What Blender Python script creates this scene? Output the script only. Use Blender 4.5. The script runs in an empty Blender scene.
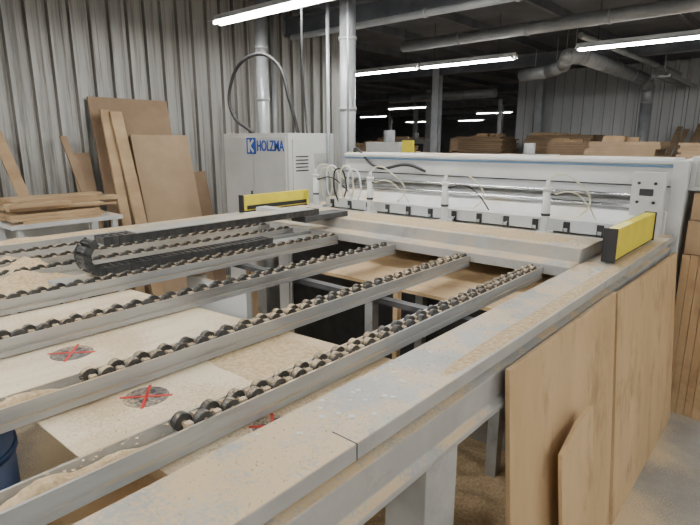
import bpy, bmesh, math, random
from mathutils import Vector, Matrix, noise
random.seed(7)
S = bpy.context.scene
F = -.5   # floor level (table top is 1.45 above it)

# ------------------------------------------------------------ materials
def M(name, c1, c2=None, scale=5, stretch=(1,1,1), rough=.5, metal=0, bump=0, dust=0, dscale=2.5,
      lo=.35, hi=.65, emit=0, dustcol=(.60,.465,.29), soft=.12, grime=None):
    m = bpy.data.materials.new(name); m.use_nodes = True
    nt = m.node_tree; N = nt.nodes; L = nt.links
    b = N['Principled BSDF']
    b.inputs['Roughness'].default_value = rough
    b.inputs['Metallic'].default_value = metal
    b.inputs['Base Color'].default_value = (*c1, 1)
    if emit:
        b.inputs['Emission Color'].default_value = (*c1, 1)
        b.inputs['Emission Strength'].default_value = emit
        return m
    tc = N.new('ShaderNodeTexCoord')
    col = None
    if c2 is not None:
        mp = N.new('ShaderNodeMapping'); mp.inputs['Scale'].default_value = stretch
        L.new(tc.outputs['Object'], mp.inputs['Vector'])
        no = N.new('ShaderNodeTexNoise'); no.inputs['Scale'].default_value = scale
        no.inputs['Detail'].default_value = 8; no.inputs['Roughness'].default_value = .6
        L.new(mp.outputs[0], no.inputs['Vector'])
        mr = N.new('ShaderNodeMapRange'); mr.inputs[1].default_value = lo; mr.inputs[2].default_value = hi
        L.new(no.outputs['Fac'], mr.inputs[0])
        mx = N.new('ShaderNodeMix'); mx.data_type = 'RGBA'
        mx.inputs[6].default_value = (*c1, 1); mx.inputs[7].default_value = (*c2, 1)
        L.new(mr.outputs[0], mx.inputs[0]); col = mx.outputs[2]
        if bump:
            bp = N.new('ShaderNodeBump'); bp.inputs['Strength'].default_value = bump
            bp.inputs['Distance'].default_value = .01
            L.new(no.outputs['Fac'], bp.inputs['Height']); L.new(bp.outputs[0], b.inputs['Normal'])
    if grime:   # (colour, scale, stretch, lo, hi)
        gc, gs, gst, g0, g1 = grime
        mp = N.new('ShaderNodeMapping'); mp.inputs['Scale'].default_value = gst
        L.new(tc.outputs['Object'], mp.inputs['Vector'])
        no = N.new('ShaderNodeTexNoise'); no.inputs['Scale'].default_value = gs; no.inputs['Detail'].default_value = 9
        no.inputs['Roughness'].default_value = .68
        L.new(mp.outputs[0], no.inputs['Vector'])
        mr = N.new('ShaderNodeMapRange'); mr.inputs[1].default_value = g0; mr.inputs[2].default_value = g1
        L.new(no.outputs['Fac'], mr.inputs[0])
        mx = N.new('ShaderNodeMix'); mx.data_type = 'RGBA'
        L.new(mr.outputs[0], mx.inputs[0])
        if col: L.new(col, mx.inputs[6])
        else: mx.inputs[6].default_value = (*c1,1)
        mx.inputs[7].default_value = (*gc,1); col = mx.outputs[2]
    if dust:
        n1 = N.new('ShaderNodeTexNoise'); n1.inputs['Scale'].default_value = dscale; n1.inputs['Detail'].default_value = 6
        n2 = N.new('ShaderNodeTexNoise'); n2.inputs['Scale'].default_value = 110; n2.inputs['Detail'].default_value = 3
        L.new(tc.outputs['Object'], n1.inputs['Vector']); L.new(tc.outputs['Object'], n2.inputs['Vector'])
        ad = N.new('ShaderNodeMath'); ad.operation = 'MULTIPLY_ADD'
        L.new(n2.outputs['Fac'], ad.inputs[0]); ad.inputs[1].default_value = .55; L.new(n1.outputs['Fac'], ad.inputs[2])
        th = N.new('ShaderNodeMapRange')
        c = .775 + (.5-dust)*.45
        th.inputs[1].default_value = c-soft*.7; th.inputs[2].default_value = c+soft
        L.new(ad.outputs[0], th.inputs[0])
        ge = N.new('ShaderNodeNewGeometry'); sx = N.new('ShaderNodeSeparateXYZ')
        L.new(ge.outputs['Normal'], sx.inputs[0])
        nz = N.new('ShaderNodeMapRange'); nz.inputs[1].default_value = .3; nz.inputs[2].default_value = .8
        L.new(sx.outputs['Z'], nz.inputs[0])
        mu = N.new('ShaderNodeMath'); mu.operation = 'MULTIPLY'
        L.new(th.outputs[0], mu.inputs[0]); L.new(nz.outputs[0], mu.inputs[1])
        m2 = N.new('ShaderNodeMix'); m2.data_type = 'RGBA'
        if col: L.new(col, m2.inputs[6])
        else: m2.inputs[6].default_value = (*c1, 1)
        m2.inputs[7].default_value = (*dustcol, 1)
        L.new(mu.outputs[0], m2.inputs[0]); col = m2.outputs[2]
    if col: L.new(col, b.inputs['Base Color'])
    return m

GR = ((.15,.135,.115), 4, (1,1,1), .56, .78)
PAINT = M('painted_grey_steel', (.34,.35,.345), (.43,.44,.435), 6, rough=.42, dust=.42, grime=GR)
PAINT_D = M('painted_grey_steel_dusty', (.34,.34,.33), (.42,.42,.40), 5, rough=.45, dust=.57, dscale=6, soft=.10, grime=GR)
PAINTW = M('painted_white_steel', (.54,.56,.56), (.63,.64,.64), 3, rough=.4, dust=.42)
ALU = M('aluminium_rail', (.38,.39,.39), (.50,.51,.50), 12, (1,.1,1), rough=.38, metal=.25, dust=.55, grime=((.20,.19,.17),5,(1,.2,1),.53,.75))
CHROME = M('chrome_rod', (.75,.77,.8), rough=.18, metal=1)
RUB = M('black_rubber', (.022,.022,.024), rough=.5)
WHEEL = M('roller_wheel', (.028,.028,.028), (.07,.065,.06), 30, rough=.5, dust=.40)
HUB = M('tan_hub', (.54,.43,.29), (.38,.29,.19), 25, rough=.8)
CHAIN = M('black_plastic', (.03,.032,.035), (.07,.07,.07), 20, rough=.4, dust=.3)
DARK = M('dark_steel', (.03,.032,.036), (.06,.06,.065), 5, rough=.6)
YEL = M('yellow_paint', (.85,.74,.05), (.74,.62,.05), 6, rough=.45)
BLU = M('blue_paint', (.03,.08,.24), rough=.4)
BLUL = M('blue_stripe', (.15,.28,.46), rough=.4)
PLY = M('plywood', (.62,.45,.255), (.47,.315,.165), 2.2, (1,1,.35), rough=.65, lo=.3, hi=.7, bump=.05, grime=((.30,.19,.10),3.5,(1,1.6,.7),.52,.74))
PLYW = M('pale_plywood', (.82,.715,.55), (.70,.58,.40), 4, (1,.2,1), rough=.6, lo=.3, hi=.7, dust=.42, soft=.09, grime=((.60,.47,.30),2,(4,.5,1),.5,.7))
MDF = M('mdf_brown', (.29,.20,.125), (.23,.155,.095), 3, rough=.8)
MDFL = M('mdf_light_brown', (.38,.275,.175), (.32,.225,.14), 3, rough=.8)
WOOD = M('raw_lumber', (.48,.34,.195), (.34,.225,.125), 4, (1,.3,1), rough=.75)
WOODD = M('stacked_lumber', (.36,.25,.15), (.20,.135,.08), 3, (.4,1,6), rough=.8)
SAW = M('sawdust', (.68,.53,.33), (.46,.335,.19), 60, rough=.95, bump=.6)
CONC = M('concrete', (.21,.20,.19), (.31,.30,.275), 2.5, rough=.7, bump=.08, dust=.53, dscale=1.3)
CEIL = M('ceiling_dark', (.09,.10,.12), (.15,.16,.185), 1.5, rough=.8)
BEAMM = M('roof_steel', (.10,.11,.13), (.16,.17,.19), 3, rough=.6)
GALV = M('galvanised_duct', (.36,.38,.41), (.48,.50,.52), 4, rough=.4, metal=.3)
TUBE = M('fluorescent_tube', (1.0,.985,.945), emit=84)
WHITE = M('white_enamel', (.75,.76,.75), rough=.4)
SPOT = M('pale_spot', (.62,.62,.60), rough=.6)
CREAM = M('cream_hose', (.68,.66,.50), rough=.5)
RED = M('red_print', (.52,.03,.02), rough=.5)
DECAL = M('grey_print', (.07,.07,.07), (.17,.16,.15), 40, rough=.6, dust=.33)
CARD = M('cardboard', (.44,.31,.185), (.36,.25,.15), 4, rough=.85)
BACKW = M('far_wall_dark', (.20,.21,.23), (.28,.29,.31), 1, rough=.8)

def wall_mat(name, base, dark, stain, s0=.49, s1=.70):
    return M(name, base, dark, 1.3, (1,4,.4), rough=.5, lo=.38, hi=.75, grime=(stain,1.5,(1,16,.45),s0,s1))
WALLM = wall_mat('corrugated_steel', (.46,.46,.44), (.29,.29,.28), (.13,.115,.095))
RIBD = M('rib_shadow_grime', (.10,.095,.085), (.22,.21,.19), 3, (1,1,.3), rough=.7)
WALLF = wall_mat('corrugated_steel_white', (.60,.62,.63), (.48,.50,.52), (.36,.36,.36), .6, .85)

# ------------------------------------------------------------ mesh builder
class MB:
    def __init__(s): s.b = bmesh.new()
    def poly(s, a, bb, mi=0):
        n = len(a)
        va = [s.b.verts.new(p) for p in a]; vb = [s.b.verts.new(p) for p in bb]
        fs = [s.b.faces.new(va), s.b.faces.new(vb[::-1])]
        for i in range(n):
            j = (i+1) % n
            fs.append(s.b.faces.new((va[j], va[i], vb[i], vb[j])))
        for f in fs: f.material_index = mi
        return fs
    def box(s, x0,x1,y0,y1,z0,z1, mi=0):
        s.poly([(x0,y0,z0),(x1,y0,z0),(x1,y1,z0),(x0,y1,z0)], [(x0,y0,z1),(x1,y0,z1),(x1,y1,z1),(x0,y1,z1)], mi)
    def obox(s, c, sz, R, mi=0):
        c = Vector(c); x,y,z = [v/2 for v in sz]
        f = lambda *p: c + R @ Vector(p)
        s.poly([f(-x,-y,-z),f(x,-y,-z),f(x,y,-z),f(-x,y,-z)], [f(-x,-y,z),f(x,-y,z),f(x,y,z),f(-x,y,z)], mi)
    def py(s, prof, y0, y1, mi=0): s.poly([(x,y0,z) for x,z in prof], [(x,y1,z) for x,z in prof], mi)
    def px(s, prof, x0, x1, mi=0): s.poly([(x0,y,z) for y,z in prof], [(x1,y,z) for y,z in prof], mi)
    def cyl(s, p0, p1, r, seg=12, mi=0, r2=None):
        p0 = Vector(p0); p1 = Vector(p1); d = (p1-p0).normalized()
        u = d.orthogonal().normalized(); v = d.cross(u); r2 = r if r2 is None else r2
        A = [2*math.pi*i/seg for i in range(seg)]
        fs = s.poly([p0+(u*math.cos(a)+v*math.sin(a))*r for a in A], [p1+(u*math.cos(a)+v*math.sin(a))*r2 for a in A], mi)
        for f in fs[2:]: f.smooth = True
    def fin(s, name, mats, parent=None, bevel=0):
        bmesh.ops.recalc_face_normals(s.b, faces=s.b.faces)
        me = bpy.data.meshes.new(name); s.b.to_mesh(me); s.b.free()
        for m in mats: me.materials.append(m)
        o = bpy.data.objects.new(name, me); S.collection.objects.link(o)
        if parent: o.parent = parent
        if bevel:
            md = o.modifiers.new('bevel', 'BEVEL'); md.width = bevel; md.segments = 2; md.limit_method = 'ANGLE'
        return o
def empty(name):
    o = bpy.data.objects.new(name, None); S.collection.objects.link(o); return o
def tube(name, pts, r, mat, parent=None):
    c = bpy.data.curves.new(name, 'CURVE'); c.dimensions = '3D'; c.bevel_depth = r; c.bevel_resolution = 3; c.use_fill_caps = True
    sp = c.splines.new('BEZIER'); sp.bezier_points.add(len(pts)-1)
    for p, q in zip(sp.bezier_points, pts):
        p.co = q; p.handle_left_type = p.handle_right_type = 'AUTO'
    c.materials.append(mat)
    o = bpy.data.objects.new(name, c); S.collection.objects.link(o)
    if parent: o.parent = parent
    return o

# ------------------------------------------------------------ room shell
m = MB(); m.box(-46,6,-6,48,F-.1,F); m.fin('floor', [CONC])
m = MB(); m.box(-46,6,-6,48,3.75,3.85)
m.fin('ceiling', [CEIL])
m = MB()
for y in (-1,6.4,12.6,18.6,25,32,40):
    m.box(-45,5,y-.08,y+.08,3.33,3.36); m.box(-45,5,y-.01,y+.01,3.36,3.58); m.box(-45,5,y-.08,y+.08,3.58,3.61)
for i in range(26):
    x = 4-i*1.5
    m.box(x-.03,x+.03,-5,47,3.61,3.75)
m.fin('roof_framing', [BEAMM])

def corr(name, axis, pos, a0, a1, z0, z1, sgn, mats, pitch=.24, depth=.035, back=.1):
    m = MB(); a = a0
    def slab(p0,p1,d0,d1,mi):
        q=[(p0,pos+sgn*d0),(p1,pos+sgn*d1),(p1,pos-sgn*back),(p0,pos-sgn*back)]
        if axis=='y': A=[(b,a_,z0) for a_,b in q]; B=[(b,a_,z1) for a_,b in q]
        else: A=[(a_,b,z0) for a_,b in q]; B=[(a_,b,z1) for a_,b in q]
        m.poly(A,B,mi)
    while a < a1-pitch:
        slab(a,a+pitch*.58,0,0,0)
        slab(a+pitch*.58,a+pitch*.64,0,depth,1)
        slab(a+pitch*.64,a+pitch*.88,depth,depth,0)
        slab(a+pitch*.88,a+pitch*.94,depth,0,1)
        slab(a+pitch*.94,a+pitch,0,0,0)
        a += pitch
    slab(a,a1,0,0,0)
    return m.fin(name, mats)
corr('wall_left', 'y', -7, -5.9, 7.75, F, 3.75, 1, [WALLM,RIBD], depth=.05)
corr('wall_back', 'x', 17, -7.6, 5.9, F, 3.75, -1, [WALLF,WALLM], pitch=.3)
m = MB(); m.box(-46,6,47,47.2,F,3.75); m.fin('wall_far', [BACKW])
m = MB(); m.box(-46,-45.8,7,47,F,3.75); m.fin('wall_side', [BACKW])
m = MB(); m.box(5.9,6.1,-6,17,F,3.75); m.fin('wall_right', [WALLF])

# ------------------------------------------------------------ lights
def fixture(x0, x1, y, z, n=None):
    m = MB(); L = x1-x0; n = n or max(1, round(L/2.4)); w = L/n
    for i in range(n):
        a = x0+i*w+.03; b = x0+(i+1)*w-.03
        m.px([(y-.05,z+.03),(y+.05,z+.03),(y+.03,z+.09),(y-.03,z+.09)], a, b, 0)
        m.px([(y-.05,z+.03),(y-.13,z-.0),(y-.13,z+.006),(y-.05,z+.04)], a, b, 0)
        m.px([(y+.05,z+.03),(y+.13,z-.0),(y+.13,z+.006),(y+.05,z+.04)], a, b, 0)
        for s in (-.045,.045):
            m.cyl((a+.04,y+s,z),(b-.04,y+s,z),.019,8,1)
            m.box(a+.01,a+.04,y+s-.02,y+s+.02,z-.02,z+.03,0); m.box(b-.04,b-.01,y+s-.02,y+s+.02,z-.02,z+.03,0)
        for q in (a+.3,b-.3): m.cyl((q,y,z+.09),(q,y,3.75),.006,6,2)
    return m.fin('fluorescent_light', [WHITE, TUBE, DARK])
fixture(-5.9,-1.1,4.2,3.06)
fixture(-7.95,-4.05,8.9,3.0)
fixture(-3.05,1.75,8.75,3.0)
for y in (-.3,-3.6): fixture(-5.8,-1.0,y,3.0)
fixture(.2,5,-.3,3.0)
fixture(.8,5,4.2,3.0)
for x,y in ((-14.6,19.3),(-13.6,25.5),(-21,25),(-24,34),(-19.5,34),(-9,21),(1.4,13)):
    fixture(x,x+2,y,3.0)

# ------------------------------------------------------------ panel saw
saw = empty('panel_saw')
def side_beam(name, xi, xo, y0, y1):
    s = 1 if xo > xi else -1
    f = lambda d: xo - s*d
    m = MB()
    m.py([(xi,.95),(xo,.95),(xo,.905),(f(.045),.895),(f(.045),.865),(f(.012),.855),(f(.012),.76),(f(-.012),.745),(f(-.012),.725),(f(.06),.725),(f(.06),.80),(xi+s*.05,.80),(xi+s*.05,.73),(xi,.73)], y0, y1)
    return m.fin(name, [PAINT_D], saw, .004)
side_beam('frame_beam_near', -.95, -.72, -1.2, 4.55)
side_beam('frame_beam_far', -4.1, -4.3, -1.2, 4.55)
m = MB()
for _ in range(30):
    r = random.uniform(.003,.011)
    x = random.gauss(-.86,.045); y = random.gauss(1.0,.16)
    x = min(max(x,-.93),-.74)
    m.cyl((x,y,.9502),(x,y,.9508),r,10)
m.box(-.7195,-.719,.848,.852,.906,.95,1); m.box(-.80,-.719,.848,.852,.9495,.9504,1)
m.fin('paint_spots', [SPOT, DARK], saw)
m = MB()
def leg(m, x0,x1,y0,y1,z1):
    m.box(x0,x1,y0,y1,F+.02,z1); m.box(x0-.04,x1+.04,y0-.04,y1+.04,F,F+.02)
    m.box(x0-.02,x1+.02,y0-.04,y1+.04,z1-.015,z1)
for y in (-.9,1.22,3.4): leg(m,-.91,-.755,y,y+.19,.73)
for y in (-.9,1.22,3.4): leg(m,-4.27,-4.13,y,y+.19,.73)
m.fin('frame_legs', [PAINT], saw, .004)
m = MB()
for y in (-.6,.62,1.12): m.box(-4.1,-.95,y,y+.05,.82,.848)
m.box(-4.1,-.95,2.05,2.10,.83,.858)
m.fin('cross_bars', [DARK], saw)

def rail(x, w0, y1=2.995, pitch=.044):
    m = MB(); h = .042
    z0,z1 = .858,.928
    m.py([(x-h,z0),(x+h,z0),(x+h,z0+.022),(x+h-.006,z0+.025),(x+h-.006,z0+.035),(x+h,z0+.038),(x+h,z1),(x+h-.008,z1),(x+h-.008,z0+.03),
          (x-h+.008,z0+.03),(x-h+.008,z1),(x-h,z1)], -.6, y1, 0)
    m.box(x-h+.008,x+h-.008,w0,y1-.02,.888,.905,2)
    y = w0; i = 0
    while y < y1-.03:
        sx = 1 if i % 2 else -1
        cx = x + sx*.017
        m.cyl((cx-.012,y,.920),(cx+.012,y,.920),.026,16,1)
        m.cyl((cx-.0135,y,.920),(cx+.0135,y,.920),.008,8,2)
        m.box(x-sx*.017-.010,x-sx*.017+.010,y-.010,y+.010,.889,.930,2)
        y += pitch; i += 1
    return m.fin('roller_rail', [ALU, WHEEL, HUB], saw)
for x,w0 in ((-1.155,.66),(-1.63,.62),(-2.22,.2),(-2.78,0),(-3.3,0),(-3.6,0),(-3.9,0)): rail(x,w0)
m = MB(); m.box(-4.095,-2.83,-.6,2.99,.855,.8575); m.fin('bed_plate', [PAINT_D], saw)
m = MB()
m.px([(3.0,.885),(3.0,.945),(3.12,.955),(3.16,1.03),(3.6,1.03),(3.6,.885)], -3.75, -.955, 0)
m.fin('pusher_beam', [PAINT_D, PAINT], saw, .005)
m = MB(); m.box(-4.1,-3.75,3.1,3.5,.90,.97,0); m.box(-3.72,-3.1,2.98,3.1,1.03,1.07,0); m.fin('pusher_carriage', [PAINTW], saw, .005)

m = MB()
m.box(-.86,-.80,3.25,4.2,.965,1.15,0)
m.box(-.868,-.792,3.235,3.25,.955,1.156,1); m.box(-.868,-.792,4.2,4.215,.955,1.156,1)
m.box(-.85,-.81,3.27,4.18,.95,.965,1)
m.box(-.864,-.86,3.25,4.2,.97,1.15,1)
m.fin('safety_fence', [YEL, RUB], saw, .003)
m = MB()
m.box(-4.24,-4.18,3.2,4.1,.97,1.12,0); m.box(-4.245,-4.175,3.19,3.205,.95,1.125,1); m.box(-4.235,-4.185,3.22,4.08,.95,.97,1)
m.box(-4.18,-4.175,3.24,4.06,.98,1.02,1)
m.fin('safety_fence', [YEL,RUB], saw, .003)

m = MB()
m.box(-4.05,-.96,3.66,4.55,.84,.93,0)
m.box(-4.05,-.80,4.55,5.3,F+.02,1.12,0); m.box(-4.0,-.85,4.6,5.25,F,F+.02,1)
for i in range(13):
    x = -3.95+i*.24
    m.box(x,x+.17,3.64,4.0,.93,.945,1)
m.fin('saw_bed', [PAINTW, ALU], saw, .004)
m = MB()
m.box(-4.0,-.97,4.18,4.36,.95,1.045,0)
m.px([(4.36,1.045),(4.36,.95),(4.5,.95),(4.5,1.12),(4.42,1.12)], -4.0,-.97,0)
for i in range(12):
    x = -3.92+i*.25
    m.box(x,x+.05,4.165,4.18,.945,1.03,1)
    m.box(x+.01,x+.04,4.15,4.165,.955,.985,2)
m.fin('pressure_beam', [PAINTW, RUB, CHROME], saw, .003)
m = MB()
m.box(-4.1,-.80,4.62,5.05,1.12,1.47,0)
m.px([(4.62,1.47),(4.60,1.475),(4.60,1.5),(4.64,1.515),(5.03,1.515),(5.05,1.47)], -4.1,-.80,0)
m.box(-4.1,-.80,4.612,4.62,1.448,1.466,1)
m.box(-4.1,-.80,4.614,4.62,1.30,1.312,2)
m.box(-4.0,-.9,4.56,4.62,1.215,1.24,2)
m.box(-4.0,-.9,4.575,4.62,1.16,1.19,3)
m.fin('saw_carriage_housing', [PAINTW, BLUL, DARK, ALU], saw, .003)
m = MB()
for z,r,y in ((1.16,.018,4.44),(1.235,.014,4.52),(1.10,.01,4.5)):
    m.cyl((-4.0,y,z),(-.9,y,z),r,12)
m.fin('guide_rods', [CHROME], saw)
m = MB()
m.box(-1.02,-.80,4.40,4.46,.93,1.42,0)
for x,z in ((-.97,1.34),(-.86,1.34),(-.97,1.2),(-.86,1.2),(-.97,1.04),(-.86,1.04)):
    m.cyl((x,4.385,z),(x,4.40,z),.012,10,1)
m.box(-.96,-.87,4.38,4.40,1.25,1.3,1)
m.box(-.80,-.70,4.60,5.3,F,1.5,0)
m.box(-.70,-.25,4.7,5.3,1.28,1.53,0)
m.box(-.66,-.3,4.69,4.70,1.31,1.50,2)
m.fin('end_bracket', [PAINTW, RUB, PAINT], saw, .005)

m = MB()
for x in (-4.02,-3.27,-2.42,-1.52):
    m.box(x-.05,x+.05,4.0,4.1,.945,.965,0)
    m.cyl((x,4.05,.965),(x,4.05,1.27),.03,14,0)
    m.cyl((x,4.05,1.27),(x,4.05,1.30),.036,14,0)
    m.cyl((x,4.05,1.30),(x,4.05,1.35),.014,10,0)
    m.cyl((x,4.05,1.08),(x,4.05,1.10),.034,14,1)
    m.box(x-.015,x+.06,4.04,4.06,1.24,1.255,1)
m.fin('clamp_cylinders', [WHITE, DARK], saw)
for k,x in enumerate((-4.02,-3.27,-2.42,-1.52)):
    tube('air_hose_%d'%(k*2+1), [(x,4.05,1.34),(x+.05,4.08,1.40),(x+.20,4.15,1.33),(x+.24,4.3,1.15),(x+.15,4.3,1.05)], .007, CREAM, saw)
    tube('air_hose_%d'%(k*2+2), [(x+.05,4.05,1.25),(x+.16,4.1,1.27),(x+.25,4.2,1.18),(x+.3,4.3,1.05)], .006, (CREAM if k%2 else RUB), saw)
for k in range(5):
    x=-4.0+k*.1
    tube('loop_hose_%d'%(k+1), [(x,4.2,.95),(x-.05,4.15,1.2),(x+.02,4.15,1.36+.03*(k%2)),(x+.1,4.18,1.2),(x+.05,4.2,1.04)], .009, (CREAM,WHITE,RUB)[k%3], saw)
tube('control_cable', [(-4.2,4.9,1.5),(-4.0,4.7,1.56),(-3.6,4.6,1.36),(-3.2,4.6,1.4),(-3.0,4.63,1.34)], .016, RUB, saw)

# energy chain
m = MB()
path = []
y = 2.95; zt, zb, xc = 1.10, .93, -2.98
while y > 1.25: path.append((y,zt,0)); y -= .045
R = (zt-zb)/2; nb = 6
for i in range(1,nb):
    a = math.pi*i/nb; path.append((1.25-R*math.sin(a)*1.0, (zt+zb)/2+R*math.cos(a), -a))
y = 1.25
while y < 2.5: path.append((y,zb,math.pi)); y += .045
for y,z,a in path:
    Rm = Matrix.Rotation(-a,3,'X')
    m.obox((xc,y,z),(.10,.036,.034),Rm,0)
    for s in (-1,1): m.obox((xc+s*.055,y,z),(.012,.043,.046),Rm,0)
    m.obox((xc,y,z),(.112,.008,.049),Rm,1)
m.fin('energy_chain', [CHAIN, DARK], saw)
m = MB(); m.box(-3.06,-2.90,1.0,2.99,.885,.905,0); m.box(-3.06,-3.05,1.35,2.99,.905,.93,0); 
for y in (1.1,2.0,2.9): m.box(-3.0,-2.96,y,y+.04,.858,.885,0)
m.box(-3.06,-2.90,1.45,2.9,1.1235,1.13,0)
m.fin('chain_tray', [PAINT], saw)
m = MB(); m.box(-3.06,-2.9,2.8,3.3,1.03,1.075,0); m.fin('chain_anchor', [DARK], saw, .004)

m = MB(); m.box(-2.55,-.96,2.50,3.6,.76,.78,0); m.fin('shelf_board', [PLY], saw)
m = MB()
for x in (-2.3,-1.3): 
    for y in (2.8,3.45): m.box(x,x+.07,y,y+.07,F,.76,0)
m.box(-3.95,-1.0,3.62,3.66,F,.84,1)
m.box(-2.9,-2.3,1.75,1.78,.35,.82,2)
for x in (-2.85,-2.4): m.box(x,x+.05,1.78,1.83,F,.82,0)
m.box(-2.75,-2.7,2.1,2.15,F,.83,3)
m.box(-1.72,-1.69,2.35,2.39,F,.858,3)
# lower tray near the camera
m.box(-2.0,-1.0,-.1,1.15,.40,.42,3)
for x in (-1.95,-1.1):
    for y in (0,1.0): m.box(x,x+.06,y,y+.06,F,.40,0)
m.fin('inner_supports', [PAINT, DARK, PAINTW, PLY], saw)

# ------------------------------------------------------------ cover sheets with decals
def decal(m, x, y, z, r, rot):
    m.cyl((x,y,z),(x,y,z+.0012),r,32,1)
    for s in (-1,1):
        m.cyl((x+s*r*.3,y-.02,z+.0012),(x+s*r*.3,y-.02,z+.0016),r*.2,14,3)
        m.cyl((x+s*r*.3,y+r*.4,z+.0012),(x+s*r*.3,y+r*.4,z+.0016),r*.22,14,3)
    for a in (rot+.75, rot-.75):
        m.obox((x,y,z+.002),(r*2.3,.010,.0012),Matrix.Rotation(a,3,'Z'),2)
def cover(x0,x1,y0,y1,dx,dy,skew,r=.08):
    m = MB(); z=.848
    P=[(x0,y0),(x1,y0+skew*.3),(x1,y1+skew),(x0,y1)]
    m.poly([(x,y,z) for x,y in P],[(x,y,z+.004) for x,y in P],0)
    if dx: decal(m,dx,dy,z+.004,r,.1)
    return m.fin('cover_sheet', [PLYW, DECAL, RED, DARK])
cover(-2.735,-1.675,.2,1.3,-2.05,.72,.12,.075)
cover(-1.665,-1.20,.44,1.42,-1.50,.73,.05,.07)
cover(-1.19,-.952,.56,1.47,-1.06,.88,.03,.06)

def lean(name, y0,y1,xb,xt,h,mat,th=.018,skew=0):
    m = MB()
    m.poly([(xb-th,y0,F),(xb,y0,F),(xt,y0,h),(xt-th,y0,h)],[(xb-th,y1,F),(xb,y1,F),(xt,y1,h-skew),(xt-th,y1,h-skew)])
    return m.fin(name,[mat],None,.001)
lean('plywood_sheet',1.62,2.90,-.58,-.685,.88,PLY)
lean('plywood_sheet',2.94,4.52,-.57,-.685,.86,PLY,skew=.03)
m = MB()   # irregular offcut with a sloping top
z1,z2=.44,.50
fx=lambda z:-.50-.085*(z-F)/1.0
m.poly([(fx(F)-.015,1.97,F),(fx(F)-.015,2.34,F),(fx(z2)-.015,2.32,z2),(fx(.50)-.015,2.12,.50),(fx(z1)-.015,1.93,z1)],
       [(fx(F),1.97,F),(fx(F),2.34,F),(fx(z2),2.32,z2),(fx(.50),2.12,.50),(fx(z1),1.93,z1)])
m.fin('plywood_offcut',[PLY])

# boards and boxes at the right edge
m = MB()
for i in range(6):
    x=-.665+i*.055
    m.box(x,x+.052,4.62+random.uniform(0,.03),5.25,F,.80)
m.fin('board_stack', [PLY],None,.002)
m = MB(); m.box(-.66,-.34,4.64,5.2,.805,1.06,0); m.box(-.52,-.48,4.635,5.205,.85,1.063,1); m.fin('cardboard_box',[CARD,CREAM],None,.004)
m = MB(); m.box(-.65,-.36,4.66,5.2,1.064,1.265,0); m.fin('cardboard_box',[CARD],None,.004)

m = MB()
cx,cy = -2.26,.30
m.cyl((cx,cy,F),(cx,cy,.62),.23,28,0,.235)
for z in (-.1,.25,.5): m.cyl((cx,cy,z),(cx,cy,z+.025),.245,28,0)
m.cyl((cx,cy,.62),(cx,cy,.65),.245,28,1)
m.cyl((cx,cy,.65),(cx,cy,.66),.22,28,1)
m.fin('plastic_drum',[BLU,DARK])

# ------------------------------------------------------------ sawdust
def pile(name, x0,x1,y0,y1,z,H,n=40,seed=0,parent=saw):
    b = bmesh.new(); ny = max(8,int(n*(y1-y0)/max(x1-x0,.01))); ny=min(ny,160)
    g=[]
    for j in range(ny+1):
        row=[]
        for i in range(n+1):
            u=i/n; v=j/ny; x=x0+(x1-x0)*u; y=y0+(y1-y0)*v
            f=(1-abs(2*u-1)**3)*(1-abs(2*v-1)**4)
            q=noise.noise(Vector((x*7+seed,y*7,0)))*.5+.5
            q2=noise.noise(Vector((x*40,y*40,seed)))*.5+.5
            h=max(0,(q*.8+.15)*f-.22)*H+max(0,f-.25)*q2*H*.25
            row.append(b.verts.new((x,y,z+h-(.001 if h<=0 else 0))))
        g.append(row)
    for j in range(ny):
        for i in range(n):
            vs=[g[j][i],g[j][i+1],g[j+1][i+1],g[j+1][i]]
            if max(v.co.z for v in vs)>z: 
                f=b.faces.new(vs); f.smooth=True
    for v in [v for v in b.verts if not v.link_faces]: b.verts.remove(v)
    me=bpy.data.meshes.new(name); b.to_mesh(me); b.free(); me.materials.append(SAW)
    o=bpy.data.objects.new(name,me); S.collection.objects.link(o); o.parent=parent
    return o
pile('sawdust_1',-1.19,-1.12,-.4,.66,.889,.10,14,1)
pile('sawdust_2',-1.665,-1.595,-.2,.62,.889,.08,14,2)
pile('sawdust_3',-2.73,-2.27,-.3,.5,.853,.06,24,9)
pile('sawdust_4',-4.05,-3.0,.3,1.3,.858,.18,40,3)
pile('sawdust_5',-1.11,-.955,1.0,1.5,.852,.02,14,6)
pile('sawdust_6',-3.0,-1.0,3.22,3.56,1.03,.02,60,8)
pile('sawdust_7',-1.665,-1.2,1.0,1.4,.852,.012,20,4)
pile('sawdust_9',-4.29,-4.11,.2,2.2,.95,.03,14,11)
pile('sawdust_10',-.80,-.725,1.2,4.2,.95,.012,14,12)
pile('sawdust_11',-4.0,-2.85,1.5,2.8,.858,.05,40,14)
pile('floor_sawdust',-2.2,-.62,1.45,3.3,F,.16,50,4)
def chips(name,specs,parent):
    b = bmesh.new()
    for n,x0,x1,y0,y1,z,s in specs:
        for _ in range(n):
            c=Vector((random.uniform(x0,x1),random.uniform(y0,y1),z)); a=random.uniform(0,6.28); r=random.uniform(.3,1)*s
            d=Vector((math.cos(a),math.sin(a),0))*r; e=Vector((-d.y,d.x,0))*random.uniform(.3,.8); up=Vector((0,0,random.uniform(0.1,.8)*r))
            b.faces.new([b.verts.new(c-d),b.verts.new(c-e+up*.4),b.verts.new(c+d+up),b.verts.new(c+e)])
    me=bpy.data.meshes.new(name); b.to_mesh(me); b.free(); me.materials.append(SAW)
    o=bpy.data.objects.new(name,me); S.collection.objects.link(o); o.parent=parent
RR=[(260,x-.038,x+.038,.3,2.98,.9285,.007) for x in (-1.155,-1.63,-2.22,-2.78,-3.3,-3.6,-3.9)]
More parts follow.
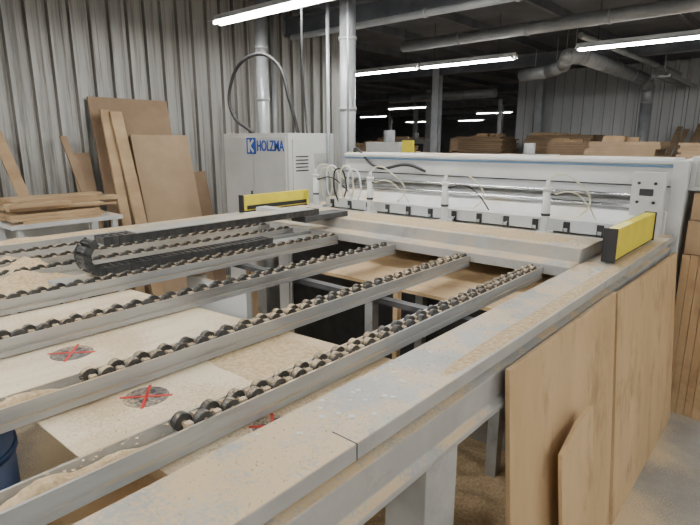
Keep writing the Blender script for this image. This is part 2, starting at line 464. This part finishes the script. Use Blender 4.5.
chips('sawdust_chips',[(3800,-.945,-.725,.1,4.4,.9505,.0045),(2200,-3.7,-.96,3.17,3.58,1.0305,.008),(800,-1.11,-.955,.6,1.45,.8525,.006),
  (600,-1.58,-1.2,.5,1.4,.8525,.005),(900,-2.7,-1.68,.2,1.2,.8525,.005),(2500,-4.05,-2.85,0,2.9,.858,.009)]+RR,saw)

# ------------------------------------------------------------ electrical cabinet
cab = empty('electrical_cabinet')
m = MB()
m.box(-5.7,-4.5,4.1,4.85,F+.08,1.73,0)
m.box(-5.68,-4.52,4.12,4.83,F,F+.08,1)
m.box(-5.67,-5.12,4.085,4.1,F+.14,1.69,0); m.box(-5.09,-4.53,4.085,4.1,F+.14,1.69,0)
m.box(-4.5,-4.487,4.16,4.8,F+.14,1.66,0)
m.box(-5.16,-5.14,4.07,4.085,.9,1.05,1)
m.box(-4.487,-4.47,4.5,4.7,1.2,1.5,2); 
for i in range(5): m.box(-4.488,-4.482,4.2,4.4,1.3+i*.04,1.315+i*.04,1)
m.fin('enclosure',[PAINTW,DARK,PAINT],cab,.006)
BLT = M('logo_blue',(.02,.09,.42),rough=.5)
t = bpy.data.curves.new('logo_text','FONT'); t.body='HOLZMA'; t.size=.17; t.extrude=.003; t.offset=.003; t.materials.append(BLT)
to = bpy.data.objects.new('logo_text',t); S.collection.objects.link(to); to.location=(-5.03,4.082,1.53); to.rotation_euler=(math.pi/2,0,0); to.parent=cab
to.scale=(.68,1,1)
m = MB()
m.obox((-5.13,4.079,1.585),(.17,.006,.19),Matrix.Identity(3),0)
m.obox((-5.17,4.074,1.585),(.03,.006,.15),Matrix.Identity(3),1)
m.obox((-5.12,4.074,1.62),(.026,.006,.10),Matrix.Rotation(.8,3,'Y'),1)
m.obox((-5.12,4.074,1.55),(.026,.006,.10),Matrix.Rotation(-.8,3,'Y'),1)
m.fin('logo_badge',[BLT,WHITE],cab)
tube('power_cable',[(-5.6,4.5,1.74),(-5.9,4.4,2.0),(-5.88,4.4,2.4),(-5.5,4.4,2.66),(-5.0,4.4,2.55),(-4.78,4.4,2.1),(-4.75,4.5,1.72)],.022,RUB,cab)
tube('power_cable_thin',[(-4.6,4.5,1.72),(-4.55,4.4,2.4),(-4.5,4.35,3.0),(-4.5,4.4,3.7)],.012,DARK,cab)

# ------------------------------------------------------------ ducts
def vduct(name,x,y,z0,z1,r,rings):
    m=MB(); m.cyl((x,y,z0),(x,y,z1),r,24,0)
    for z in rings: m.cyl((x,y,z),(x,y,z+.04),r+.012,24,0)
    return m.fin(name,[GALV])
vduct('dust_extraction_duct',-4.38,4.98,F,3.75,.095,(1.2,2.0,2.8))
vduct('dust_extraction_duct',-6.1,5.1,F,3.75,.085,(2.2,2.9))
m=MB(); m.cyl((-4.46,4.72,F),(-4.46,4.72,3.75),.02,10); m.cyl((-4.2,4.78,1.515),(-4.2,4.78,3.75),.016,10)
m.cyl((-6.9,6.0,F),(-6.9,6.0,3.75),.03,10)
m.fin('electrical_conduit',[GALV])
def hduct(name, pts, r):
    m=MB()
    for p,q in zip(pts,pts[1:]):
        m.cyl(p,q,r,20)
        P=Vector(p);Q=Vector(q);L=(Q-P).length;n=int(L/1.2)
        for i in range(1,n+1):
            c=P+(Q-P)*i/(n+1); d=(Q-P).normalized()*.02
            m.cyl(c-d,c+d,r+.01,20)
    for p in pts[1:-1]:
        bmesh.ops.create_uvsphere(m.b,u_segments=16,v_segments=10,radius=r*1.03,matrix=Matrix.Translation(p))
    for p,q in zip(pts,pts[1:]):
        P=Vector(p);Q=Vector(q)
        if abs(P.z-Q.z)<.3:
            c=(P+Q)/2; m.cyl((c.x,c.y,c.z+r),(c.x,c.y,3.75),.008,6)
    return m.fin(name,[GALV])
hduct('overhead_duct',[(-5.6,7.8,3.2),(5.5,7.4,3.2)],.085)
hduct('overhead_duct',[(-5.4,12.2,3.1),(-4.7,12.0,3.12),(-4.2,11.5,3.16),(-3.85,10.7,3.2),(-3.65,10.9,3.2),(-3.55,15.2,3.15),(-3.5,15.55,2.95),(-3.5,15.6,2.6),(-3.5,15.6,F)],.14)
hduct('overhead_duct',[(-6.0,5.6,3.1),(2.0,5.6,3.1)],.04)
hduct('overhead_duct',[(-12.0,16,3.1),(-7.9,16,3.1)],.14)
hduct('overhead_duct',[(-3.2,9.4,3.32),(-3.0,16.5,3.32)],.05)

# ------------------------------------------------------------ boards by the left wall
def wall_board(name,y0,y1,h,xb,mat,th=.02,xt=-6.93,lean_y=0):
    m=MB()
    m.poly([(xb,y0,F),(xb+th,y0,F),(xt+th,y0+lean_y,h),(xt,y0+lean_y,h)],[(xb,y1,F),(xb+th,y1,F),(xt+th,y1+lean_y,h),(xt,y1+lean_y,h)])
    return m.fin(name,[mat],None,.001)
wall_board('mdf_board',2.98,4.05,2.18,-6.45,MDF)
wall_board('mdf_board',3.42,4.25,1.72,-6.3,MDFL,xt=-6.80)
wall_board('lumber_plank',3.05,3.17,2.02,-6.25,WOOD,.03,-6.78)
wall_board('lumber_plank',3.25,3.40,2.0,-6.2,WOOD,.03,-6.74,-.1)
wall_board('mdf_board',2.7,2.93,1.5,-6.5,MDF)
wall_board('mdf_board',4.35,4.6,1.2,-6.5,MDF)
wall_board('lumber_plank',1.45,1.75,1.75,-6.3,MDF,.03,-6.85)
wall_board('lumber_plank',1.2,1.35,2.1,-6.2,WOOD,.03,-6.85)
wall_board('lumber_plank',2.3,2.42,1.75,-6.3,WOOD,.03,-6.85,-.45)
wall_board('lumber_plank',2.9,2.98,1.7,-6.2,MDF,.03,-6.8,-.35)
cart = empty('lumber_cart')
m=MB()
for x in (-6.1,-5.55):
    for y in (1.6,2.5): m.box(x,x+.05,y,y+.05,F+.1,.84); m.cyl((x+.01,y+.025,F+.05),(x+.04,y+.025,F+.05),.05,12,1)
m.box(-6.12,-5.48,1.55,2.6,.84,.88); m.box(-6.12,-5.48,1.55,2.6,.3,.34); m.box(-6.12,-6.1,1.55,2.6,.34,.84)
m.fin('frame',[PAINTW,DARK],cart)
m=MB(); z=.88
for k in range(7):
    h=random.uniform(.02,.045)
    n=random.randint(2,3)
    for i in range(n):
        xx=-6.08+i*.2; l=random.uniform(.55,1.0); y0=random.uniform(1.55,1.75)
        m.box(xx,xx+random.uniform(.12,.19),y0,y0+l,z,z+h-.003,0)
    z+=h
m.fin('scrap_lumber',[WOOD],cart)

# ------------------------------------------------------------ background
def stack(name,x,y,w,d,h,mat):
    m=MB(); z=F; k=0
    while z<h:
        if k%14==0:
            for q in (0,.45,.9): m.box(x+w*q,x+w*q+.09,y,y+d,z,z+.07,1)
            z+=.07
        t=random.uniform(.03,.07); a=random.uniform(-.06,.06); k+=1
        m.box(x+a,x+w+a,y,y+d+a,z,z+t,0); z+=t+.003
    # a few loose pieces on top
    for i in range(3):
        q=random.uniform(0,w*.6); m.box(x+q,x+q+random.uniform(.2,.4)*w,y+.1+i*.2,y+.25+i*.2,z,z+random.uniform(.03,.12),1)
    return m.fin(name,[mat,WOOD])
for a in ((-10.5,10.9,2.4,1.2,1.50,WOODD),(-7.4,9.6,1.8,1.2,1.3,MDF),(-8.2,14.3,1.4,1,1.7,WOODD),(-6.3,14.8,1.8,1,1.75,WOODD),(-5.0,13.0,1.2,1,1.6,MDF),(-14.5,15,2.6,1,1.5,WOODD),
          (-9.5,18,2.4,1.4,1.6,WOODD),(-13,22,2.5,1.4,1.7,WOODD),(-18,22,3,1.5,1.6,MDF),(-22,28,3,2,1.8,WOODD),(-16,30,3,2,1.7,WOODD),(-1.9,11.2,1.3,1,1.6,WOODD),(-3.6,11.6,1.3,1,1.62,MDFL)):
    stack('lumber_stack',*a)
m=MB()
for i in range(18):
    x=-3.25+i*.13; h=random.uniform(1.8,2.6); s=random.uniform(.2,.6)
    m.poly([(x,14.6,F),(x+.12,14.6,F),(x+.12,14.63,F),(x,14.63,F)],[(x+s,16.5,h),(x+s+.12,16.5,h),(x+s+.12,16.53,h),(x+s,16.53,h)],i%2)
m.fin('leaning_lumber',[WOODD,MDF])
def column(x,y,mat=GALV):
    m=MB(); m.box(x-.1,x+.1,y-.1,y-.085,F,3.6); m.box(x-.1,x+.1,y+.085,y+.1,F,3.6); m.box(x-.007,x+.007,y-.085,y+.085,F,3.6); m.box(x-.15,x+.15,y-.15,y+.15,F,F+.02)
    m.fin('steel_column',[mat])
for x,y in ((-7.9,12.6),(-6.6,16.4),(-12,18.6),(-17,25),(-12,25),(-24,32),(-11.3,12.9)): column(x,y)
def machine(x,y,w,d,h,c):
    e=empty('woodworking_machine'); m=MB()
    m.box(x,x+w,y,y+d,F+.05,h*.6,0); m.box(x+w*.1,x+w*.9,y+d*.2,y+d*.8,h*.6,h,0); m.box(x+w*.15,x+w*.85,y-.01+d*.2,y+d*.2,h*.7,h*.9,1)
    m.box(x-.1,x+w+.1,y-.1,y+d+.1,h*.58,h*.62,2); m.box(x+.05,x+w-.05,y+.05,y+d-.05,F,F+.05,2)
    m.cyl((x+w*.5,y+d*.5,h),(x+w*.5,y+d*.5,h+.2),.1,14,2)
    m.fin('body',[c,DARK,GALV],e,.01)
machine(-6.2,7.3,.9,.7,1.62,PAINTW); machine(-4.6,9.2,1.2,.8,1.4,PAINTW); machine(-11.6,15.5,1.5,1,1.7,PAINT); machine(-15,27,2,1,1.8,PAINTW)
m=MB(); m.box(-5.15,-4.95,7.2,7.26,1.3,1.65,0); m.box(-5.07,-5.03,7.22,7.25,F+.02,1.3,1); m.box(-5.2,-4.9,7.1,7.4,F,F+.02,1); m.fin('control_pendant',[YEL,DARK])
m=MB()
for s in (0,.3): m.box(-2.9+s,-2.87+s,13.2,16.4,2.95,3.03)
for i in range(12): m.box(-2.9,-2.57,13.3+i*.26,13.33+i*.26,2.97,3.0)
for i in (13.4,16.2): m.cyl((-2.74,i,3.0),(-2.74,i,3.75),.01,6)
m.fin('cable_tray',[GALV])

# ------------------------------------------------------------ world + camera
w = bpy.data.worlds.new('world'); S.world = w; w.use_nodes = True
w.node_tree.nodes['Background'].inputs[0].default_value = (1,.975,.93,1)
w.node_tree.nodes['Background'].inputs[1].default_value = .24
cam = bpy.data.cameras.new('camera'); co = bpy.data.objects.new('camera',cam); S.collection.objects.link(co)
cam.sensor_width = 36; cam.lens = 36*525/700; cam.clip_end = 200
co.location = (0,0,1.65)
co.rotation_euler = (math.radians(90-13.1),0,math.radians(41.1))
S.camera = co
